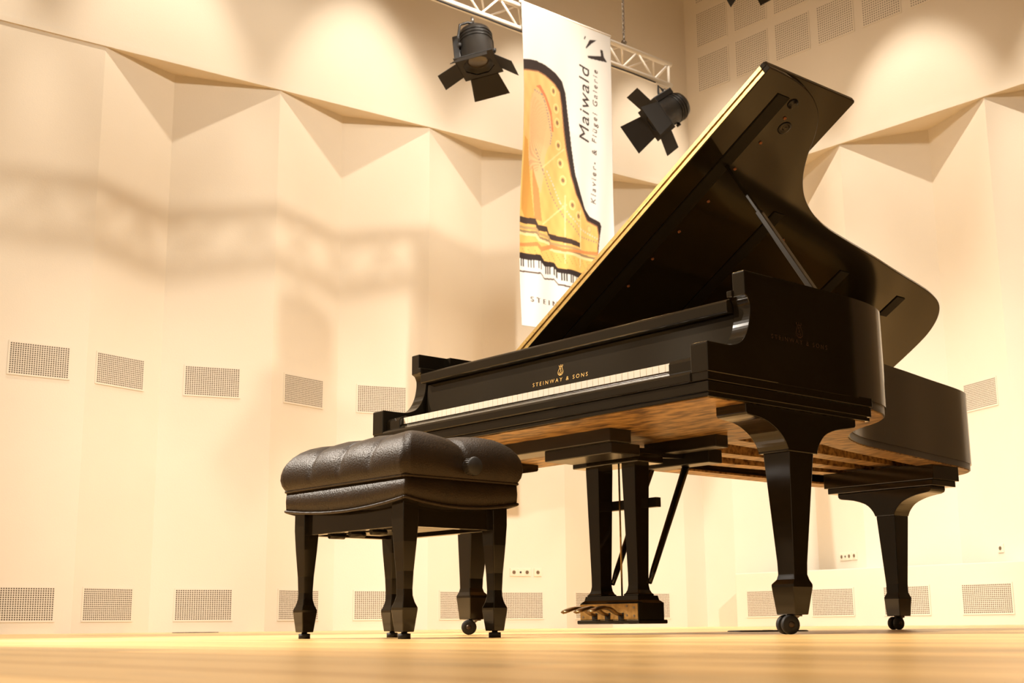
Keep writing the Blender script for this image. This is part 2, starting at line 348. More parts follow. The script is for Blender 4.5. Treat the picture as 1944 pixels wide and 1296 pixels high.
# banner: cloth with the printed picture as colours of the weave
def banner():
    NU, NV = 230, 620; Y0, Y1, Z1, Z0 = 4.205, 5.285, 5.235, 2.40
    U = np.linspace(Y0, Y1, NU); Z = np.linspace(Z0, Z1, NV); YY, ZZ = np.meshgrid(U, Z); img = np.zeros((NV, NU, 3)); img[:] = (.78, .735, .67)
    def poly(pts):
        m = np.zeros(YY.shape, bool); n = len(pts)
        for i in range(n):
            (xa, ya), (xb, yb) = pts[i], pts[(i+1) % n]
            if ya == yb: continue
            c = ((ya > ZZ) != (yb > ZZ)) & (YY < (xb-xa)*(ZZ-ya)/(yb-ya)+xa); m ^= c
        return m
    def fill(pts, col): img[poly(pts)] = col
    def disc(y, z, r, col): img[(YY-y)**2+((ZZ-z)*.75)**2 < r*r] = col
    def line(pts, r, col, dots=0):
        for (xa, ya), (xb, yb) in zip(pts, pts[1:]):
            L = math.hypot(xb-xa, yb-ya); t = np.clip(((YY-xa)*(xb-xa)+(ZZ-ya)*(yb-ya))/L**2, 0, 1)
            m = (YY-xa-t*(xb-xa))**2+(ZZ-ya-t*(yb-ya))**2 < r*r
            if dots: m &= (np.floor(t*L/dots) % 2 == 0)
            img[m] = col
    OUT = [(4.19, 4.708), (4.289, 4.732), (4.363, 4.742), (4.465, 4.734), (4.588, 4.692), (4.67, 4.639), (4.71, 4.541), (4.745, 4.268), (4.767, 4.051), (4.783, 3.929), (4.802, 3.808), (4.856, 3.67), (4.918, 3.534), (4.982, 3.472), (5.099, 3.446), (5.118, 3.412), (5.098, 3.321), (5.077, 3.192), (5.055, 3.05), (5.05, 2.93), (4.851, 2.89), (4.19, 2.86)]
    INN = [(4.19, 4.612), (4.382, 4.651), (4.463, 4.636), (4.572, 4.59), (4.64, 4.533), (4.665, 4.41), (4.688, 4.2), (4.709, 4.037), (4.731, 3.917), (4.752, 3.797), (4.805, 3.635), (4.885, 3.527), (4.948, 3.428), (5.064, 3.401), (5.083, 3.318), (5.065, 3.19), (5.04, 3.0), (4.869, 2.94), (4.19, 2.95)]
    fill(OUT, (.035, .022, .018)); m = poly(INN)
    g = np.clip((ZZ-2.9)/1.8, 0, 1)[..., None]; gold = np.array((.80, .47, .13))*(1-g)+np.array((.74, .44, .17))*g
    wob = 1+.07*np.sin(YY*60+ZZ*9)*np.sin(ZZ*23)
    img[m] = (gold*wob[..., None])[m]
    line(INN[:16], .006, (.30, .14, .07))
    fill([(4.276, 4.34), (4.339, 4.484), (4.392, 4.477), (4.459, 4.409), (4.511, 4.316), (4.549, 4.155), (4.533, 4.034), (4.491, 3.971), (4.462, 3.885), (4.464, 3.794), (4.42, 3.565), (4.36, 3.71), (4.284, 3.814)], (.72, .46, .22))
    for q in range(26):   # strings
        line([(4.30+q*.0085, 4.43-q*.004), (4.285+q*.004, 3.75)], .0012, (.62, .37, .18))
    fill([(4.352, 4.509), (4.407, 4.534), (4.473, 4.456), (4.539, 4.323), (4.565, 4.148), (4.542, 4.143), (4.525, 4.287), (4.459, 4.431), (4.393, 4.498)], (.60, .20, .09))
    fill([(4.22, 4.03), (4.262, 4.0), (4.33, 3.55), (4.36, 3.33), (4.27, 3.32), (4.22, 3.4)], (.62, .31, .07))
    fill([(4.33, 3.80), (4.40, 3.60), (4.43, 3.32), (4.36, 3.33)], (.55, .27, .09))
    line([(4.338, 4.468), (4.426, 4.454), (4.459, 4.398), (4.491, 4.3), (4.522, 4.18), (4.541, 4.11), (4.526, 4.033)], .009, (.36, .28, .2), .012)
    line([(4.364, 3.943), (4.44, 3.776), (4.531, 3.588), (4.67, 3.41), (4.845, 3.272), (5.076, 3.254)], .008, (.34, .26, .17), .014)
    line([(4.487, 3.775), (4.564, 3.669), (4.641, 3.526), (4.735, 3.423), (4.863, 3.337), (5.077, 3.285)], .008, (.66, .55, .4), .014)
    line([(4.44, 3.80), (4.688, 4.02)], .006, (.86, .58, .25)); line([(4.44, 3.30), (4.70, 3.52)], .007, (.86, .60, .25))
    line([(4.69, 3.60), (4.665, 3.0)], .006, (.9, .66, .3)); line([(4.86, 3.5), (4.85, 3.0)], .006, (.9, .66, .3))
    fill([(4.20, 3.329), (4.369, 3.337), (4.392, 3.288), (4.485, 3.288), (4.507, 3.232), (4.666, 3.226), (4.851, 3.212), (4.85, 3.169), (4.665, 3.178), (4.507, 3.184), (4.484, 3.24), (4.383, 3.232), (4.368, 3.283), (4.20, 3.275)], (.06, .035, .025))
    for q, (dz, cc) in enumerate(((-.05, (.45, .30, .13)), (-.085, (.30, .20, .1)), (-.105, (.85, .62, .3)))):
        line([(4.2, 3.29+dz), (4.37, 3.30+dz), (4.40, 3.26+dz), (4.5, 3.25+dz), (4.52, 3.2+dz), (5.06, 3.19+dz)], .012, cc)
    fill([(4.20, 3.1), (4.381, 3.137), (4.419, 3.102), (4.537, 3.142), (4.663, 3.123), (5.073, 3.173), (5.064, 3.147), (4.663, 3.099), (4.536, 3.106), (4.418, 3.06), (4.38, 3.101), (4.20, 3.071)], (.66, .25, .08))
    for q in range(14): line([(4.24+q*.058, 3.06), (4.28+q*.058, 3.0)], .004, (.45, .26, .09), .01)
    fill([(4.19, 3.022), (4.41, 3.029), (4.448, 2.982), (4.557, 2.99), (4.596, 2.948), (4.869, 2.953), (5.07, 2.96), (5.05, 2.90), (4.851, 2.902), (4.595, 2.907), (4.556, 2.948), (4.447, 2.935), (4.409, 2.975), (4.19, 2.968)], (.03, .018, .014))
    top = lambda yq: np.interp(yq, [4.19, 4.409, 4.447, 4.556, 4.595, 4.851, 5.05], [2.968, 2.975, 2.935, 2.948, 2.907, 2.902, 2.90])
    km = (ZZ < top(YY)) & (ZZ > top(YY)-.10) & (YY < 5.06); img[km] = (.80, .75, .68)
    img[(np.abs(ZZ-top(YY)+.105) < .007) & (YY < 5.06)] = (.10, .06, .04)
    for q in range(36):
        if q % 7 in (2, 6): continue
        yk = 4.225+q*.0238
        img[(np.abs(YY-yk) < .0062) & (ZZ < top(YY)) & (ZZ > top(YY)-.065)] = (.03, .02, .015)
    for y_, z_ in ((4.561, 4.518), (4.594, 4.368), (4.61, 4.242), (4.624, 4.041), (4.645, 3.884), (4.672, 3.735), (4.76, 3.527), (4.832, 3.443)):
        disc(y_, z_, .034, (.90, .62, .26)); disc(y_, z_, .026, (.78, .50, .18)); disc(y_, z_, .016, (.28, .16, .08))
    disc(4.97, 3.36, .028, (.62, .38, .14)); disc(4.97, 3.36, .018, (.78, .50, .18))
    BLK = (.045, .032, .028)
    fill([(4.985, 4.966), (5.156, 5.01), (5.15, 5.071), (5.18, 5.074), (5.193, 5.009), (5.236, 4.971), (5.11, 4.957), (4.992, 4.946)], BLK)
    fill([(4.966, 5.039), (5.019, 5.128), (5.108, 5.149), (5.04, 5.095), (4.968, 5.028)], BLK); fill([(4.946, 5.117), (4.961, 5.147), (4.972, 5.145), (4.956, 5.109)], BLK)
    def letters(txt, size, org, ux, uy, col, shear=0., spacing=1., sx=1., bold=0.):
        V, F = text_mesh(txt, size, shear, spacing)
        V = [(org[0]+ux[0]*x*sx+uy[0]*y, org[1]+ux[1]*x*sx+uy[1]*y) for x, y in V]; m = np.zeros(YY.shape, bool)
        for f in F:
            P_ = [V[i] for i in f]; ya = [p[0] for p in P_]; za = [p[1] for p in P_]
            i0, i1 = np.searchsorted(U, min(ya)-.004), np.searchsorted(U, max(ya)+.004); j0, j1 = np.searchsorted(Z, min(za)-.004), np.searchsorted(Z, max(za)+.004)
            sy, sz = YY[j0:j1, i0:i1], ZZ[j0:j1, i0:i1]; mm = np.zeros(sy.shape, bool)
            for i in range(len(P_)):
                (xa, y_a), (xb, y_b) = P_[i], P_[(i+1) % len(P_)]
                if y_a == y_b: continue
                mm ^= ((y_a > sz) != (y_b > sz)) & (sy < (xb-xa)*(sz-y_a)/(y_b-y_a)+xa)
            m[j0:j1, i0:i1] |= mm
        if bold: m[:, 1:] |= m[:, :-1].copy()
        img[m] = col
    letters('Maiwald', .175, (4.985, 4.49), (.03, 1), (-1, .05), BLK, .12, 1.12, 1.12, .0007)
    letters('Klavier- & Fl\u00fcgel Galerie', .078, (5.075, 4.225), (.045, 1), (-1, .05), (.09, .06, .045), .12, 1.45, 1.06, .0005)
    letters('STEINWAY & SONS', .062, (4.78, 2.606), (1, -.02), (0, 1), (.10, .065, .045), 0, 1.75, 1.12, .0003)
    # soften the print by a thread or two
    k = img.copy(); k[1:-1, 1:-1] = (img[1:-1, 1:-1]*4+img[:-2, 1:-1]+img[2:, 1:-1]+img[1:-1, :-2]+img[1:-1, 2:])/8
    a = (YY-Y0)/(Y1-Y0); b = (Z1-ZZ)/(Z1-Z0)
    xx = -3.905+.018*b*np.sin(a*9+1.5*b*3)+.012*b*np.sin(a*21+b*5)+.035*np.exp(-((a-.02)/.12)**2)*np.sin(b*7)*b
    yy = YY+.014*np.sin(b*6.5+.4)*(1-a)-.055*np.clip(b-.75, 0, 1)*(1-a)*2
    v = np.stack([xx, yy, ZZ], -1).reshape(-1, 3)
    idx = np.arange(NU*NV).reshape(NV, NU); f = np.stack([idx[:-1, :-1], idx[:-1, 1:], idx[1:, 1:], idx[1:, :-1]], -1).reshape(-1, 4)
    me = bpy.data.meshes.new('hanging_banner'); me.from_pydata((v-np.array((-3.905, 4.75, 2.4))).tolist(), [], f.tolist()); me.update()
    k = k*.58; ca = me.color_attributes.new('print', 'FLOAT_COLOR', 'POINT'); ca.data.foreach_set('color', np.concatenate([k.reshape(-1, 3), np.ones((NU*NV, 1))], 1).astype(np.float32).ravel())
    me.polygons.foreach_set('use_smooth', [True]*len(me.polygons))
    m = mat('printed_cloth', (.9, .85, .75), .8, spec=.15); n, l, bs = nodes(m); at = n.new('ShaderNodeAttribute'); at.attribute_name = 'print'; l.new(at.outputs['Color'], bs.inputs['Base Color'])
    root = empty('hanging_banner', (-3.905, 4.75, 2.4), 'tall white cloth banner printed with a golden grand piano and lettering', 'banner')
    o = link('cloth', me, m, root); sd = o.modifiers.new('thick', 'SOLIDIFY'); sd.thickness = .002
    MB().tube([(-3.912, 4.2, 5.242), (-3.912, 5.29, 5.242)], .012, 8).build('hem_rod', 'alu', root, (-3.905, 4.75, 2.4))
banner()

# theatre lamps with barn doors, local -Z is the beam axis, origin at the body centre
def lamp(loc, aim, side, hook, label, tilt=(52, 52, 52, 52), group=None):
    e = empty('stage_lamp', loc, label, 'spotlight', group)
    zq = -Vector(aim).normalized(); xq = Vector(side); xq = (xq-zq*xq.dot(zq)).normalized(); yq = zq.cross(xq)
    q = Matrix((xq, yq, zq)).transposed().to_quaternion()
    e.rotation_mode = 'QUATERNION'; e.rotation_quaternion = q
    MB().lathe([(.02, .17), (.10, .168), (.125, .155), (.135, .12), (.135, -.14), (.142, -.145), (.142, -.165), (.12, -.165), (.115, -.14), (.02, -.13)], (0, 0, 0), (0, 0, 1), 28).build('housing', 'lamp_black', e)
    fins = MB()
    for z in (.05, .08, .11): fins.lathe([(.134, z-.004), (.141, z-.004), (.141, z+.004), (.134, z+.004)], (0, 0, 0), (0, 0, 1), 28)
    fins.build('cooling_fin', 'lamp_black', e)
    MB().lathe([(.002, -.145), (.07, -.142), (.112, -.13)], (0, 0, 0), (0, 0, 1), 24).build('lens', 'lens', e)
    MB().box(-.06, .06, -.185, -.125, -.10, .13).build('control_box', 'lamp_black', e, bevel=.008)
    MB().box(-.045, .045, -.1865, -.185, -.02, .03).build('sticker', 'blue', e)
    fr = MB(); a, b = .165, .12
    for x0, x1, y0, y1 in ((-a, a, -a, -b), (-a, a, b, a), (-a, -b, -b, b), (b, a, -b, b)): fr.box(x0, x1, y0, y1, -.178, -.170)
    for sx in (-1, 1):
        for sy in (-1, 1): fr.prism([(sx*.12, sy*.12), (sx*.12, sy*.05), (sx*.05, sy*.12)], 'z', -.178, -.170)
    fr.build('barn_door_frame', 'flap_black', e)
    for k in range(4):
        an = k*math.pi/2; t = math.radians(tilt[k]); c, s = math.cos(an), math.sin(an)
        ln, w0, w1 = (.21, .12, .155) if k % 2 == 0 else (.18, .10, .105)
        pts = []
        for tt in (0, .004):
            for (u, wv) in ((0, -w0), (ln, -w1), (ln, w1), (0, w0)):
                rx = .16+u*math.sin(t)+tt*math.cos(t); z = -.182-u*math.cos(t)+tt*math.sin(t); pts.append((c*rx-s*wv, s*rx+c*wv, z))
        MB().loft([pts[:4], pts[4:]]).build('barn_door', 'flap_black', e)
    qi = q.inverted(); hk = qi @ (Vector(hook)-Vector(loc))
    yk = MB(); side = (qi @ Vector((.35, 1, 0))); side.z = 0; side = side.normalized()
    top = hk*.80
    yk.tube([side*.143, side*.15+top*.35, side*.12+top*.85, side*.05+top, -side*.05+top, -side*.12+top*.85, -side*.15+top*.35, -side*.143], .011, 8)
    yk.build('yoke', 'lamp_black', e)
    MB().tube([top, hk], .014, 8).build('hook_clamp', 'steel', e)
    for s_ in (-1, 1): MB().lathe([(.022, 0), (.022, .025)], side*(s_*.14), side*s_, 10).build('tilt_knob', 'rubber', e)
    return e
lamp((-3.93, 3.735, 4.68), tuple(-u2*.88+r2*.10-fw*.40), tuple(-fw*.97-r2*.22), (XT, 3.70, ZT-.055), 'black stage lamp pointing down from the truss, left of the banner', (46, 50, 66, 66), 'stage lamps')
lamp((-3.92, 6.06, 4.72), tuple(-u2*.50-r2*.72-fw*.46), tuple(-fw), (XT, 6.03, ZT-.055), 'black stage lamp at the end of the truss, tilted left beside the corner', (8, 74, 42, 74), 'stage lamps')
lamp((-2.83, 6.0, 5.83), (0.45, -.25, -1), (1, .3, 0), (-2.83, 6.0, 6.215), 'black stage lamp at the top edge, only a barn door in view', (25, 55, 55, 55), 'stage lamps')
e = empty('lighting_bar', (-2.2, 6, 6.25), 'steel lighting bar holding a lamp above the piano', 'lighting bar')
MB().tube([(-1.2, 0, 0), (3.2, 0, 0)], .024, 10).build('pipe', 'steel', e)
for x in (-.8, 2.8): MB().tube([(x, 0, .02), (x, 0, 2.74)], .006, 6).build('hanger_cable', 'steel', e)
tag(e)

# flat dark discs on the floor
for (x, y_, r, lab) in ((.552, 1.49, .155, 'round flat black disc on the floor under the piano, by the right front leg'), (-5.25, 2.1, .17, 'small flat dark disc on the floor by the left wall')):
    e = empty('floor_disc', (x, y_, 0), lab, 'floor outlet')
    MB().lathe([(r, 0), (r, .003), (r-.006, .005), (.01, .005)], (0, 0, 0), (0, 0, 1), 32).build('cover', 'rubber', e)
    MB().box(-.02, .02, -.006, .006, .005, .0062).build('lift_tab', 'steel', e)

# ------------------------------------------------------------------ the grand piano
W = 1.57; RO = (.785, 1.3, 0)
piano = empty('grand_piano', RO, 'black concert grand piano with its lid propped open', 'piano')
def B(mb, name, m, parent=piano, **k): return mb.build(name, m, parent, RO, **k)
ZR0, ZR1 = .700, 1.013
curve = [(1.57, .305), (1.57, .46), (1.57, .62), (1.564, .74), (1.549, .83), (1.522, .908), (1.480, .975), (1.410, 1.037), (1.312, 1.095), (1.225, 1.165), (1.152, 1.255), (1.094, 1.37), (1.050, 1.51), (1.018, 1.69), (.985, 1.90), (.946, 2.12), (.907, 2.36), (.878, 2.50), (.838, 2.60), (.768, 2.675), (.67, 2.722), (.55, 2.736), (.40, 2.738), (.24, 2.738), (.12, 2.735), (.045, 2.705), (.008, 2.63), (0, 2.52), (0, 2.2), (0, 1.6), (0, .9), (0, .305)]
OUTL = catmull(curve, 5); INL = offset(OUTL, .062)
def band(outer, inner, z0, z1):
    mb = MB(); n = len(outer)
    rings = [[(*outer[i], z0), (*outer[i], z1), (*inner[i], z1), (*inner[i], z0)] for i in range(n)]
    mb.loft(rings, False); return mb
def smooth_sides(o, ang=35):
    for p in o.data.polygons: p.use_smooth = True
    bm = bmesh.new(); bm.from_mesh(o.data)
    for ed in bm.edges: ed.smooth = ed.calc_face_angle(0) < math.radians(ang)
    bm.to_mesh(o.data); bm.free(); return o
rim = smooth_sides(B(band(OUTL, INL, ZR0, ZR1), 'rim', 'lacquer'))
smooth_sides(B(band(offset(OUTL, .006), offset(OUTL, .05), .676, .701), 'rim_base_band', 'satin', rim))
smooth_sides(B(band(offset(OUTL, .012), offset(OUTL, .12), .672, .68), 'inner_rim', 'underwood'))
def weighted(o, wd, ycut, xs, zs):   # round every sharp edge but those of the joint with the rim
    bm = bmesh.new(); bm.from_mesh(o.data); la_ = bm.edges.layers.float.new('bevel_weight_edge')
    for ed in bm.edges:
        if ed.calc_face_angle(0) > .5 and not all(abs(v.co.y-ycut) < 1e-4 for v in ed.verts) and not all(abs(v.co.x-xs) < 1e-4 and v.co.z < zs for v in ed.verts): ed[la_] = 1
    bm.to_mesh(o.data); bm.free()
    md = o.modifiers.new('edge', 'BEVEL'); md.width = wd; md.segments = 2; md.limit_method = 'WEIGHT'; return o
# arms (both cheeks) cut to their profile
prof = [(0, .700), (0, .781), (.004, .785)]+catmull([(.03, .785), (.08, .785), (.114, .788), (.146, .800), (.169, .824), (.184, .854), (.192, .888), (.193, .915), (.185, .934)], 4)+[(.172, .941), (.172, 1.010), (.175, 1.013), (.305, 1.013), (.305, .700)]
low = [p for p in prof]
for nm, xa, xb, sgn in (('arm', 0, .061, 1), ('arm', W, W-.061, -1)):
    a, b = (xa, xb) if sgn > 0 else (xb, xa)
    o_ = (a, a+.043) if sgn > 0 else (b-.043, b)           # outer leaf reaching the lid
    i_ = (a+.043, b) if sgn > 0 else (a, b-.043)           # inner leaf stops below, as a rabbet
    inner = [p for p in prof if p[1] < .942]+[(.166, .946), (.166, .958), (.305, .958), (.305, .700)][:4]
    inner = [q for q in prof[:prof.index((.172, .941))]]+[(.166, .941), (.166, .960), (.305, .960), (.305, .700)]
    xs = (a+.043 if sgn > 0 else b-.043)-RO[0]
    arm = weighted(B(MB().prism(prof, 'x', *o_), 'arm', 'lacquer'), .0025, .305-RO[1], xs, .945)
    weighted(B(MB().prism(inner, 'x', *i_), 'arm_lining', 'lacquer', arm), .0025, .305-RO[1], xs, 9)
# keybed: three stepped mouldings
kb = MB()
kb.box(.003, W-.003, .002, .770, .6775, .706); kb.box(.006, W-.006, .005, .766, .6465, .676); kb.box(.010, W-.010, .009, .762, .6335, .645); kb.box(.014, W-.014, .014, .755, .64, .70)
kbo = B(kb, 'keybed', 'lacquer', bevel=.0015)
B(MB().box(.02, W-.02, .018, .750, .6315, .6336), 'keybed_underside', 'underwood', kbo)
B(MB().prism([(-.003, .6785), (-.003, .700), (.002, .707), (.012, .7115), (.022, .717), (.026, .722), (.034, .722), (.034, .6785)], 'x', .0625, W-.0625), 'key_slip', 'lacquer', bevel=.002)
for x0, x1 in ((.062, .138), (1.411, W-.062)):
    B(MB().prism([(.018, .70), (.018, .742), (.024, .752), (.04, .758), (.185, .762), (.185, .70)], 'x', x0, x1), 'key_block', 'lacquer', bevel=.003)
kf = B(MB().box(.14, 1.409, .05, .20, .706, .722), 'keyboard', 'spruce')
KW = (1.409-.140)/52
k1 = MB().box(-KW/2+.0009, KW/2-.0009, 0, .15, -.022, 0); ko = k1.build('white_key', 'ivory', kf, bevel=.0012); kme = ko.data; bpy.data.objects.remove(ko)
for i in range(52): share('white_key', kme, kf, (.140+KW*(i+.5)-RO[0], .034-RO[1], .7505))
k2 = MB().loft([[(-.0055, 0, 0), (.0055, 0, 0), (.0055, .10, 0), (-.0055, .10, 0)], [(-.0045, .006, .011), (.0045, .006, .011), (.0045, .10, .011), (-.0045, .10, .011)]])
ko = k2.build('black_key', 'ebony', kf); bme = ko.data; bpy.data.objects.remove(ko)
for i in range(51):
    if (i+5) % 7 in (2, 6): continue
    share('black_key', bme, kf, (.140+KW*(i+1)-RO[0], .084-RO[1], .7505))
FB0, FB1 = Vector((0, .183, .750)), Vector((0, .199, .897))
fb = B(MB().prism([(.183, .750), (.199, .897), (.225, .897), (.225, .750)], 'x', .0625, W-.0625), 'fallboard', 'lacquer', bevel=.0015)
B(MB().box(.14, 1.41, .176, .184, .745, .7515), 'key_felt', 'red_felt', fb)
strip = B(MB().prism([(.169, .900), (.167, .904), (.166, .930), (.169, .935), (.178, .938), (.186, .9385), (.190, .943), (.215, .947), (.222, .954), (.26, .956), (.26, .900)], 'x', .0625, W-.0625), 'fallboard_rail', 'lacquer', bevel=.001)
B(MB().box(.07, W-.07, .262, .60, .930, .948), 'music_desk', 'lacquer', bevel=.002)
# gold lettering and lyre emblem
def emblem(h):
    mb = [];
    def stroke(P, wd):
        V, F = [], []; n = len(P)
        for i, p in enumerate(P):
            a, b = Vector(P[max(i-1, 0)]), Vector(P[min(i+1, n-1)]); t = (b-a).normalized(); nx = Vector((-t.y, t.x))*(wd[i] if isinstance(wd, list) else wd)/2
            V += [tuple(Vector(p)+nx), tuple(Vector(p)-nx)]
        F = [(2*i, 2*i+1, 2*i+3, 2*i+2) for i in range(n-1)]; mb.append((V, F))
    for s in (-1, 1):
        stroke(catmull([(s*.20*h, .98*h), (s*.25*h, .92*h), (s*.19*h, .84*h), (s*.17*h, .70*h), (s*.27*h, .50*h), (s*.33*h, .30*h), (s*.26*h, .12*h), (s*.10*h, .07*h), (s*.03*h, .13*h)], 5), .055*h)
        stroke(catmull([(s*.12*h, .33*h), (s*.18*h, .25*h), (s*.14*h, .18*h), (s*.07*h, .22*h)], 4), .04*h)
    stroke([(-.2*h, .83*h), (.2*h, .83*h)], .05*h); stroke([(0, .84*h), (0, 1.02*h)], .06*h); stroke([(0, .16*h), (0, .28*h)], .05*h)
    stroke([(-.16*h, .03*h), (.16*h, .03*h)], .07*h); stroke([(-.08*h, .10*h), (.08*h, .10*h)], .08*h)
    stroke(catmull([(.06*h, .66*h), (-.02*h, .70*h), (-.08*h, .62*h), (0, .54*h), (.08*h, .46*h), (.02*h, .38*h), (-.07*h, .42*h)], 5), .04*h)
    stroke([(0, .78*h), (0, .30*h)], .022*h)
    V, F = [], []
    for v, f in mb: n = len(V); V += v; F += [tuple(i+n for i in q) for q in f]
    return V, F
uy = (FB1-FB0).normalized(); fbp = lambda x, z: Vector((x, lerp(.183, .199, (z-.750)/.147), z))
V, F = text_mesh('STEINWAY & SONS', .0185, 0, 1.55)
wv = max(p[0] for p in V)-min(p[0] for p in V); V = [(p[0]*.262/wv, p[1]) for p in V]
B(map_flat(V, F, fbp(.782, .8055), (1, 0, 0), uy), 'gold_lettering', 'gold_leaf', fb)
V, F = emblem(.036); B(map_flat(V, F, fbp(.784, .826), (1, 0, 0), uy), 'lyre_emblem', 'gold_leaf', fb)
side = rim
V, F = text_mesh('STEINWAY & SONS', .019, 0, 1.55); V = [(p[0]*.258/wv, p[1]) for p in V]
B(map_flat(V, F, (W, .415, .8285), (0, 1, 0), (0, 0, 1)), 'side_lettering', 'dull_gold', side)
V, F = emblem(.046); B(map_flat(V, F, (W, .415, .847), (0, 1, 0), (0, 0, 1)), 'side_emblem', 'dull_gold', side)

# inside: sounding board, iron plate
insd = offset(OUTL, .055); insd = [p for p in insd if p[1] > .62]
B(MB().prism(insd, 'z', .862, .872), 'soundboard', 'spruce')
ins2 = [p for p in offset(OUTL, .075) if p[1] > .62]
plt = B(MB().prism([(lerp(.6, p[0], 1), p[1]) for p in ins2], 'z', .895, .903), 'iron_plate', 'iron_plate')
for a, b in (((.30, .66), (.22, 2.55)), ((.62, .66), (.52, 2.6)), ((.93, .66), (.80, 2.2)), ((1.2, .66), (1.08, 1.3))):
    B(MB().bar((*a, .925), (*b, .925), .045, .03), 'plate_strut', 'iron_plate', plt, bevel=.006)
B(MB().box(.065, W-.065, .60, .66, .86, .94), 'pin_block_cover', 'satin')

# lid: hinged on the spine
TH = math.radians(31.55); ce, se = math.cos(TH), math.sin(TH)
def LP(s, y, o): return (s*ce-se*o, y, 1.03+s*se+ce*o)
lidc = [(1.578, .615), (1.578, .70)]+[(p[0]+.006, p[1]) for p in OUTL if p[1] > .72 and p[0] > .85]
lidc = offset(OUTL, -.009); lidc = [(1.579, .615)]+[p for p in lidc if p[1] > .64 and p[0] > .03]
lidc.append((.03, 2.64)); lidc.append((.03, .615))
lid = B(MB().loft([[LP(p[0], p[1], -.041) for p in lidc], [LP(p[0], p[1], -.021) for p in lidc]]), 'lid', 'lacquer', bevel=.003)
flap = [(.03, .615), (1.570, .615), (1.577, .622), (1.577, 1.108), (1.570, 1.115), (.03, 1.115)]
B(MB().loft([[LP(*p, -.020) for p in flap], [LP(*p, 0) for p in flap]]), 'lid_flap', 'lacquer', lid, bevel=.003)
for o0, o1 in ((-.0190, -.003), (-.0395, -.022)):
    q = [LP(.04, .6145, o0), LP(1.553, .6145, o0), LP(1.553, .6145, o1), LP(.04, .6145, o1)]
    hs = B(MB().loft([q, [(p[0], p[1]-.0016, p[2]) for p in q]]), 'hinge_leaf', 'brass', lid)
    for i in range(30):
        s_ = .06+i*.051; c = Vector(LP(s_, .6128, (o0+o1)/2))
        B(MB().lathe([(.0022, 0), (.0022, .0006)], c, (0, -1, 0), 8), 'screw', 'old_brass', lid) if i % 1 == 0 and o0 > -.02 or i % 2 == 0 else None
kn = [Vector(LP(.04, .612, -.0205)), Vector(LP(1.553, .612, -.0205))]
B(MB().tube(kn, .0026, 8), 'hinge_knuckle', 'old_brass', lid)
for (s0, s1, y_) in ((.10, 1.505, .765), (.35, 1.06, 1.21), (.735, .885, 1.83), (.715, .835, 2.306)):  # raised black strips standing in for dark reflections in the lid
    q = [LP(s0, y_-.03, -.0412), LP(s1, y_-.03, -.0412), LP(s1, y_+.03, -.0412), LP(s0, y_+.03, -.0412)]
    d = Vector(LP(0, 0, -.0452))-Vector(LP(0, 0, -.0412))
    B(MB().loft([q, [tuple(Vector(p)+d) for p in q]]), 'reflection_strip', 'flap_black', lid)
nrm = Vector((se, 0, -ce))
for s_, y_ in ((1.43, .85), (1.31, .84), (1.02, .84), (.86, .83), (.71, .82), (.56, .82), (1.18, .83), (.95, 1.35)):  # small raised orange dots along the lid underside
    B(MB().lathe([(.0065, 0), (.006, .004), (.002, .0055)], LP(s_, y_, -.041), nrm, 10), 'lid_dot', 'orange_dot', lid)
B(MB().lathe([(.026, 0), (.026, .003), (.019, .004), (.017, .002), (.006, .002), (.005, .005)], LP(1.395, .885, -.041), nrm, 20), 'prop_cup', 'satin', lid)
B(MB().lathe([(.02, 0), (.02, .004), (.012, .005), (.011, .012)], LP(1.49, .83, -.041), nrm, 16), 'lid_lock', 'satin', lid)
# prop stick
pt, pb = Vector(LP(1.183, .782, -.043)), Vector((1.515, .628, .985)); mid = pt.lerp(pb, .36)
pr = B(MB().bar(mid, pb, .024, .020, (0, 1, 0)), 'prop_stick', 'lacquer', bevel=.003)
B(MB().bar(pt, mid.lerp(pb, .15), .014, .012, (0, 1, 0)), 'upper_stick', 'lacquer', pr, bevel=.002)
B(MB().box(1.50, 1.53, .60, .66, .95, 1.0), 'prop_hinge', 'old_brass', pr)

# underside: posts, cross beams
for (xa, ya, xb, yb, wd) in ((.16, .76, .33, 2.62, .085), (.45, .76, .47, 2.60, .085), (.76, .76, .60, 2.58, .085), (1.07, .76, .73, 2.50, .085)):
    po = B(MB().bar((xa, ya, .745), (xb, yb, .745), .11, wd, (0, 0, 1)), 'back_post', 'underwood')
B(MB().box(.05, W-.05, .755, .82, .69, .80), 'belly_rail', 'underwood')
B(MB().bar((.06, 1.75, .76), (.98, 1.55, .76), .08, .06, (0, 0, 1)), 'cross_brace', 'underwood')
B(MB().box(.10, .99, .205, .30, .590, .634), 'pedal_beam', 'satin', bevel=.003)
B(MB().box(.665, .975, .225, .355, .556, .592), 'lyre_block', 'satin', bevel=.003)
tb = B(MB().box(.78, 1.10, .58, .64, .592, .634), 'trap_board', 'satin', bevel=.003)
B(MB().box(.70, .98, .68, .75, .560, .606), 'trap_lever', 'satin', tb, bevel=.003)
B(MB().bar((.72, .40, .585), (.72, .75, .60), .03, .02), 'trap_lever', 'satin', tb); B(MB().bar((.85, .40, .585), (.86, .72, .60), .03, .02), 'trap_lever', 'satin', tb)

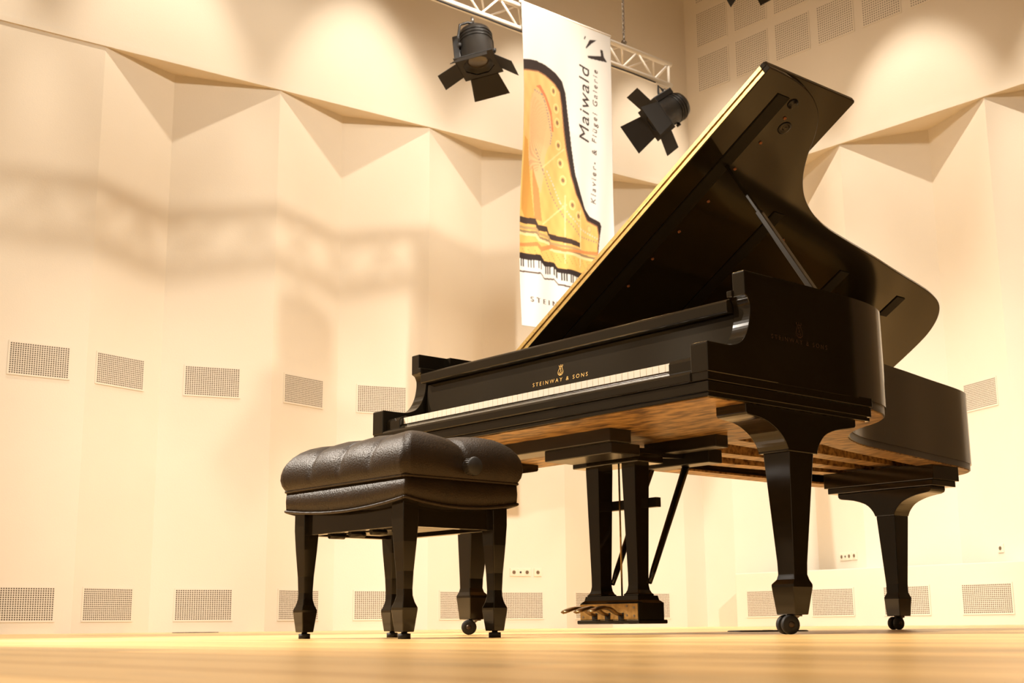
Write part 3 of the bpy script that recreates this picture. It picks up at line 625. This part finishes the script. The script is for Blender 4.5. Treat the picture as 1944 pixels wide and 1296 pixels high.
# legs
def rect_ring(r, z): x0, x1, y0, y1 = r; return [(x0, y0, z), (x1, y0, z), (x1, y1, z), (x0, y1, z)]
def caster(leg, x, y_, z, ang):
    c, s = math.cos(ang), math.sin(ang); ax = (c, s, 0)
    for d in (-.016, .016):
        wh = B(MB().lathe([(.010, -.009), (.024, -.009), (.027, -.005), (.027, .005), (.024, .009), (.010, .009)], (x+c*d, y_+s*d, .027), ax, 22), 'caster_wheel', 'rubber', leg)
    B(MB().lathe([(.003, -.0285), (.009, -.027), (.009, .027), (.003, .0285)], (x+c*0, y_, .027), ax, 14), 'caster_axle', 'hub', leg)
    fk = MB(); ox, oy = -s*.022, c*.022
    fk.lathe([(.022, 0), (.022, z-.0495)], (x+ox, y_+oy, .0495), (0, 0, 1), 16); fk.bar((x, y_, .027), (x+ox*1.4, y_+oy*1.4, .053), .026, .007, (c, s, 0))
    B(fk, 'caster_fork', 'steel', leg)
def front_leg(mirror):
    mx = (lambda x: W-x) if mirror else (lambda x: x)
    R = lambda a, b, c, d: (min(mx(a), mx(b)), max(mx(a), mx(b)), c, d)
    rings = [(R(1.472, 1.536, .370, .433), .054), (R(1.464, 1.543, .362, .451), .131), (R(1.464, 1.543, .362, .451), .139), (R(1.476, 1.541, .371, .440), .152), (R(1.480, 1.538, .374, .436), .166), (R(1.479, 1.539, .3735, .4375), .20), (R(1.455, 1.551, .365, .478), .514)]
    lg = B(MB().loft([rect_ring(r, z) for r, z in rings]), 'leg', 'lacquer', bevel=.0025)
    p = [(.17, .632), (.17, .606), (.176, .601)]+catmull([(.195, .599), (.25, .592), (.30, .572), (.335, .545), (.352, .518)], 4)+[(.352, .512), (.490, .512)]+catmull([(.490, .520), (.505, .545), (.535, .572), (.585, .590), (.66, .603)], 4)+[(.686, .608), (.69, .614), (.69, .632)]
    x = R(1.449, 1.557, 0, 0); B(MB().prism(p, 'x', x[0], x[1]), 'leg_bracket', 'lacquer', lg, bevel=.002)
    caster(lg, mx(1.498), .385, .054, -.47 if not mirror else -.72)
front_leg(False); front_leg(True)
rings = [((.586, .651, 2.255, 2.335), .056), ((.581, .654, 2.250, 2.345), .128), ((.581, .654, 2.250, 2.345), .134), ((.592, .650, 2.255, 2.333), .153), ((.591, .650, 2.256, 2.332), .19), ((.569, .660, 2.250, 2.355), .478)]
lg = B(MB().loft([rect_ring(r, z) for r, z in rings]), 'leg', 'lacquer', bevel=.0025)
half = catmull([(.047, .478), (.060, .503), (.091, .532), (.150, .553), (.215, .563)], 4)+[(.228, .568), (.232, .576), (.232, .588)]
p = [(.613+a, z) for a, z in half]+[(.613-a, z) for a, z in reversed(half)]
B(MB().prism(p, 'y', 2.247, 2.358), 'leg_bracket', 'lacquer', lg, bevel=.002)
lb = MB(); lb.box(.352, .874, 2.215, 2.395, .588, .612); lb.box(.340, .886, 2.205, 2.405, .612, .678)
B(lb, 'leg_plate', 'lacquer', lg, bevel=.002); caster(lg, .612, 2.28, .056, -.2)

# pedal lyre
ly = B(MB().box(.652, .918, .387, .505, .045, .099), 'pedal_lyre', 'lacquer', bevel=.0015)
B(MB().box(.644, .926, .379, .513, .033, .0455), 'lyre_base', 'lacquer', ly, bevel=.003)
B(MB().loft([rect_ring((.652, .918, .387, .505), .099), rect_ring((.656, .914, .391, .501), .102), rect_ring((.663, .907, .397, .495), .108), rect_ring((.666, .904, .40, .492), .122)]), 'lyre_shoulder', 'lacquer', ly)
bp_ = B(MB().box(.655, .916, .3845, .3875, .0475, .0965), 'pedal_plate', 'old_brass', ly)
for x, z in ((.668, .086), (.704, .088), (.757, .089), (.868, .089), (.900, .084), (.868, .06), (.668, .056), (.900, .058)):
    B(MB().lathe([(.004, 0), (.004, .001)], (x, .3845, z), (0, -1, 0), 8), 'plate_screw', 'steel', ly)
for x in (.722, .781, .842):
    B(MB().box(x-.012, x+.012, .3835, .3846, .0478, .068), 'pedal_slot', 'flap_black', ly)
    path = catmull([(x, .40, .060), (x, .365, .066), (x, .335, .080), (x, .30, .084), (x, .265, .077), (x, .245, .070)], 4); rings = []
    for i, q in enumerate(path):
        t = i/(len(path)-1); hw = lerp(.009, .019, min(1, max(0, (t-.2)/.5))) if t < .9 else .019*math.sqrt(max(.04, 1-((t-.9)/.1)**2)); hh = .0058 if t < .9 else .0045
        rings.append([(q[0]+hw*math.cos(a), q[1], q[2]+hh*math.sin(a)) for a in np.linspace(0, 2*math.pi, 14, endpoint=False)])
    B(MB().loft(rings, True), 'pedal', 'pedal_bronze', ly)
for cx_ in (.697, .865):
    S = lambda hw, hd, z: rect_ring((cx_-hw, cx_+hw, .445-hd, .445+hd), z)
    B(MB().loft([S(.033, .036, .122), S(.033, .036, .127), S(.029, .032, .130), S(.024, .028, .140), S(.0215, .026, .155), S(.022, .026, .19), S(.030, .034, .535), S(.030, .034, .548)]), 'lyre_column', 'lacquer', ly, bevel=.0012)
B(MB().box(.63, .935, .385, .505, .546, .575), 'lyre_top', 'lacquer', ly, bevel=.003)
B(MB().box(.672, .925, .476, .498, .405, .436), 'lyre_crossbar', 'satin', ly)
for x in (.700, .790, .865):
    B(MB().tube([(x, .445, .12), (x, .445, .555)], .0032, 6), 'pedal_rod', 'old_brass', ly)
for x in (.722, .890):
    B(MB().tube([(x, .472, .162), (x-.008, .50, .205), (x-.066, .76, .600)], [.007, .0105, .014], 10), 'brace_rod', 'lacquer', ly)

# ------------------------------------------------------------------ bench
bench = empty('piano_bench', (.862, -.51, 0), 'black tufted leather piano bench with tapered legs, before the keyboard', 'bench', rz=math.radians(.6))
A2, B2, zt, zb = .285, .1935, .409, .356
def rrect(hx, hy, r, n=9, m=16):
    P = []
    for cx_, cy_, a0, (dx, dy, L) in ((hx-r, -hy+r, -90, (0, 1, 0)), (hx-r, hy-r, 0, 0 or (0, 1, 0)), (-hx+r, hy-r, 90, (0, 1, 0)), (-hx+r, -hy+r, 180, (0, 1, 0))):
        for i in range(n+1): a = math.radians(a0+90*i/n); P.append((cx_+r*math.cos(a), cy_+r*math.sin(a)))
    out = []
    for i, p in enumerate(P):
        q = P[(i+1) % len(P)]; d = math.hypot(q[0]-p[0], q[1]-p[1]); k = max(1, int(d/.008))
        for j in range(k): out.append((lerp(p[0], q[0], j/k), lerp(p[1], q[1], j/k)))
    return out
base = rrect(A2, B2, .02)
def cushion():
    mb = MB(); rings = []
    lev = [(0, 0), (-.006, .006), (-.012, .018), (-.0155, .034), (-.0150, .050), (-.0115, .066), (-.004, .082), (.008, .098), (.024, .112), (.044, .123), (.068, .1305), (.096, .135), (.128, .1375), (.158, .139), (.18, .1395), (.190, .1395)]
    for k, (ins, h) in enumerate(lev):
        ring = []
        for (x, y_) in base:
            X, Y = x*(A2-ins*(1 if ins < .06 else lerp(1, A2/B2*.985, (ins-.06)/.13)))/A2, y_*(B2-ins)/B2
            d = soft = 0
            for u in (-.5, 0, .5):
                d = max(d, math.exp(-((X/A2-u)/.032)**2)); soft = max(soft, .32*math.exp(-((X/A2-u)/.19)**2))
            d = max(d, math.exp(-((Y/B2)/.05)**2)); soft = max(soft, .85*math.exp(-((Y/B2)/.30)**2))
            f = min(1, h/.05); cn = math.hypot(X, Y) or 1
            dip = (d*.008+soft*.014)*f
            corner = max(0, 1-abs(abs(x)-A2)/.09)*max(0, 1-abs(abs(y_)-B2)/.09)
            pl_ = .0022*math.sin((x-y_)*300)*max(0, 1-abs(h-.03)/.045)*corner
            sidew = max(0, 1-abs(h-.05)/.06)
            X -= (X/cn)*(dip*.7*sidew+pl_); Y -= (Y/cn)*(dip*.7*sidew+pl_)
            ring.append((X, Y, zt+h-dip*(1 if h > .08 else h/.08)))
        rings.append(ring)
    mb.loft(rings, True); return mb.build('cushion', 'leather', bench)
cu = cushion()
for u in (-.5, 0, .5):
    MB().lathe([(.009, 0), (.008, .004), (.003, .006)], (u*A2, 0, zt+.118), (0, 0, 1), 12).build('button', 'leather', cu)
def sag(x, y_):   # lower edge of the skirt dips between the corners
    return .020*max(math.cos(min(1, abs(x)/A2)*math.pi/2)**.8 if abs(abs(y_)-B2) < .004 else 0, math.cos(min(1, abs(y_)/B2)*math.pi/2)**.8 if abs(abs(x)-A2) < .004 else 0)
sk = rrect(A2-.001, B2-.001, .008, 4)
mb = MB().loft([[(x, y_, zb-sag(x, y_)+.0) for x, y_ in sk], [(x*1.006, y_*1.006, lerp(zb, zt, .5)-.4*sag(x, y_)) for x, y_ in sk], [(x, y_, zt) for x, y_ in sk]], True)
mb.build('skirt', 'leather', bench)
for nm, fz in (('piping', lambda x, y_: zt+.001), ('piping', lambda x, y_: zb-sag(x, y_))):
    P = [(x*1.006, y_*1.006, fz(x, y_)) for x, y_ in sk]; MB().tube(P+[P[0]], .0042, 8).build(nm, 'leather', bench)
lx, lyy = .231, .152
za, zbt = .284, .365
for y_ in (-lyy, lyy): MB().box(-lx+.01, lx-.01, y_-.011, y_+.011, za, zbt).build('apron_rail', 'lacquer', bench, bevel=.0015)
for x in (-lx, lx): MB().box(x-.011, x+.011, -lyy+.01, lyy-.01, za, zbt).build('apron_rail', 'lacquer', bench, bevel=.0015)
MB().box(-lx, lx, -lyy, lyy, .33, .345).build('seat_board', 'satin', bench)
md = MB().box(-.17, .17, -.06, .06, .288, .33).build('lift_mechanism', 'satin', bench, bevel=.003)
for x in (-.15, -.05, .05, .15): MB().tube([(x, -.13, .281), (x, -.08, .281)], .008, 8).build('mechanism_rod', 'satin', md)
for sx in (-1, 1):
    for sy in (-1, 1):
        S = lambda hw, z: rect_ring((sx*lx-hw, sx*lx+hw, sy*lyy-hw, sy*lyy+hw), z)
        lg = MB().loft([S(.0180, .0175), S(.0245, .072), S(.0247, .078), S(.0192, .092), S(.0155, .108), S(.0150, .125), S(.0168, .17), S(.0222, .245), S(.0252, .30), S(.0252, .372)]).build('leg', 'lacquer', bench, bevel=.0018)
        MB().lathe([(.0165, 0), (.0165, .0135), (.008, .0145), (.008, .022)], (sx*lx, sy*lyy, 0), (0, 0, 1), 16).build('foot_glide', 'rubber', lg)
kb_ = MB().lathe([(.008, 0), (.008, .014), (.022, .016), (.0245, .021), (.0245, .040), (.022, .045), (.002, .046)], (A2+.012, -.005, .441), (1, 0, 0), 28).build('height_knob', 'rubber', bench)
kn = MB()
for i in range(26):
    a = i*2*math.pi/26; kn.box(A2+.035, A2+.051, -.005+.0245*math.cos(a)-.0012, -.005+.0245*math.cos(a)+.0012, .441+.0245*math.sin(a)-.0012, .441+.0245*math.sin(a)+.0012)
kn.build('knob_ridges', 'chrome', kb_)
MB().lathe([(.006, 0), (.006, .012), (.011, .014), (.012, .020), (.011, .028), (.002, .030)], (A2-.03, B2+.008, .452), (0, 1, 0), 16).build('height_knob', 'rubber', bench)
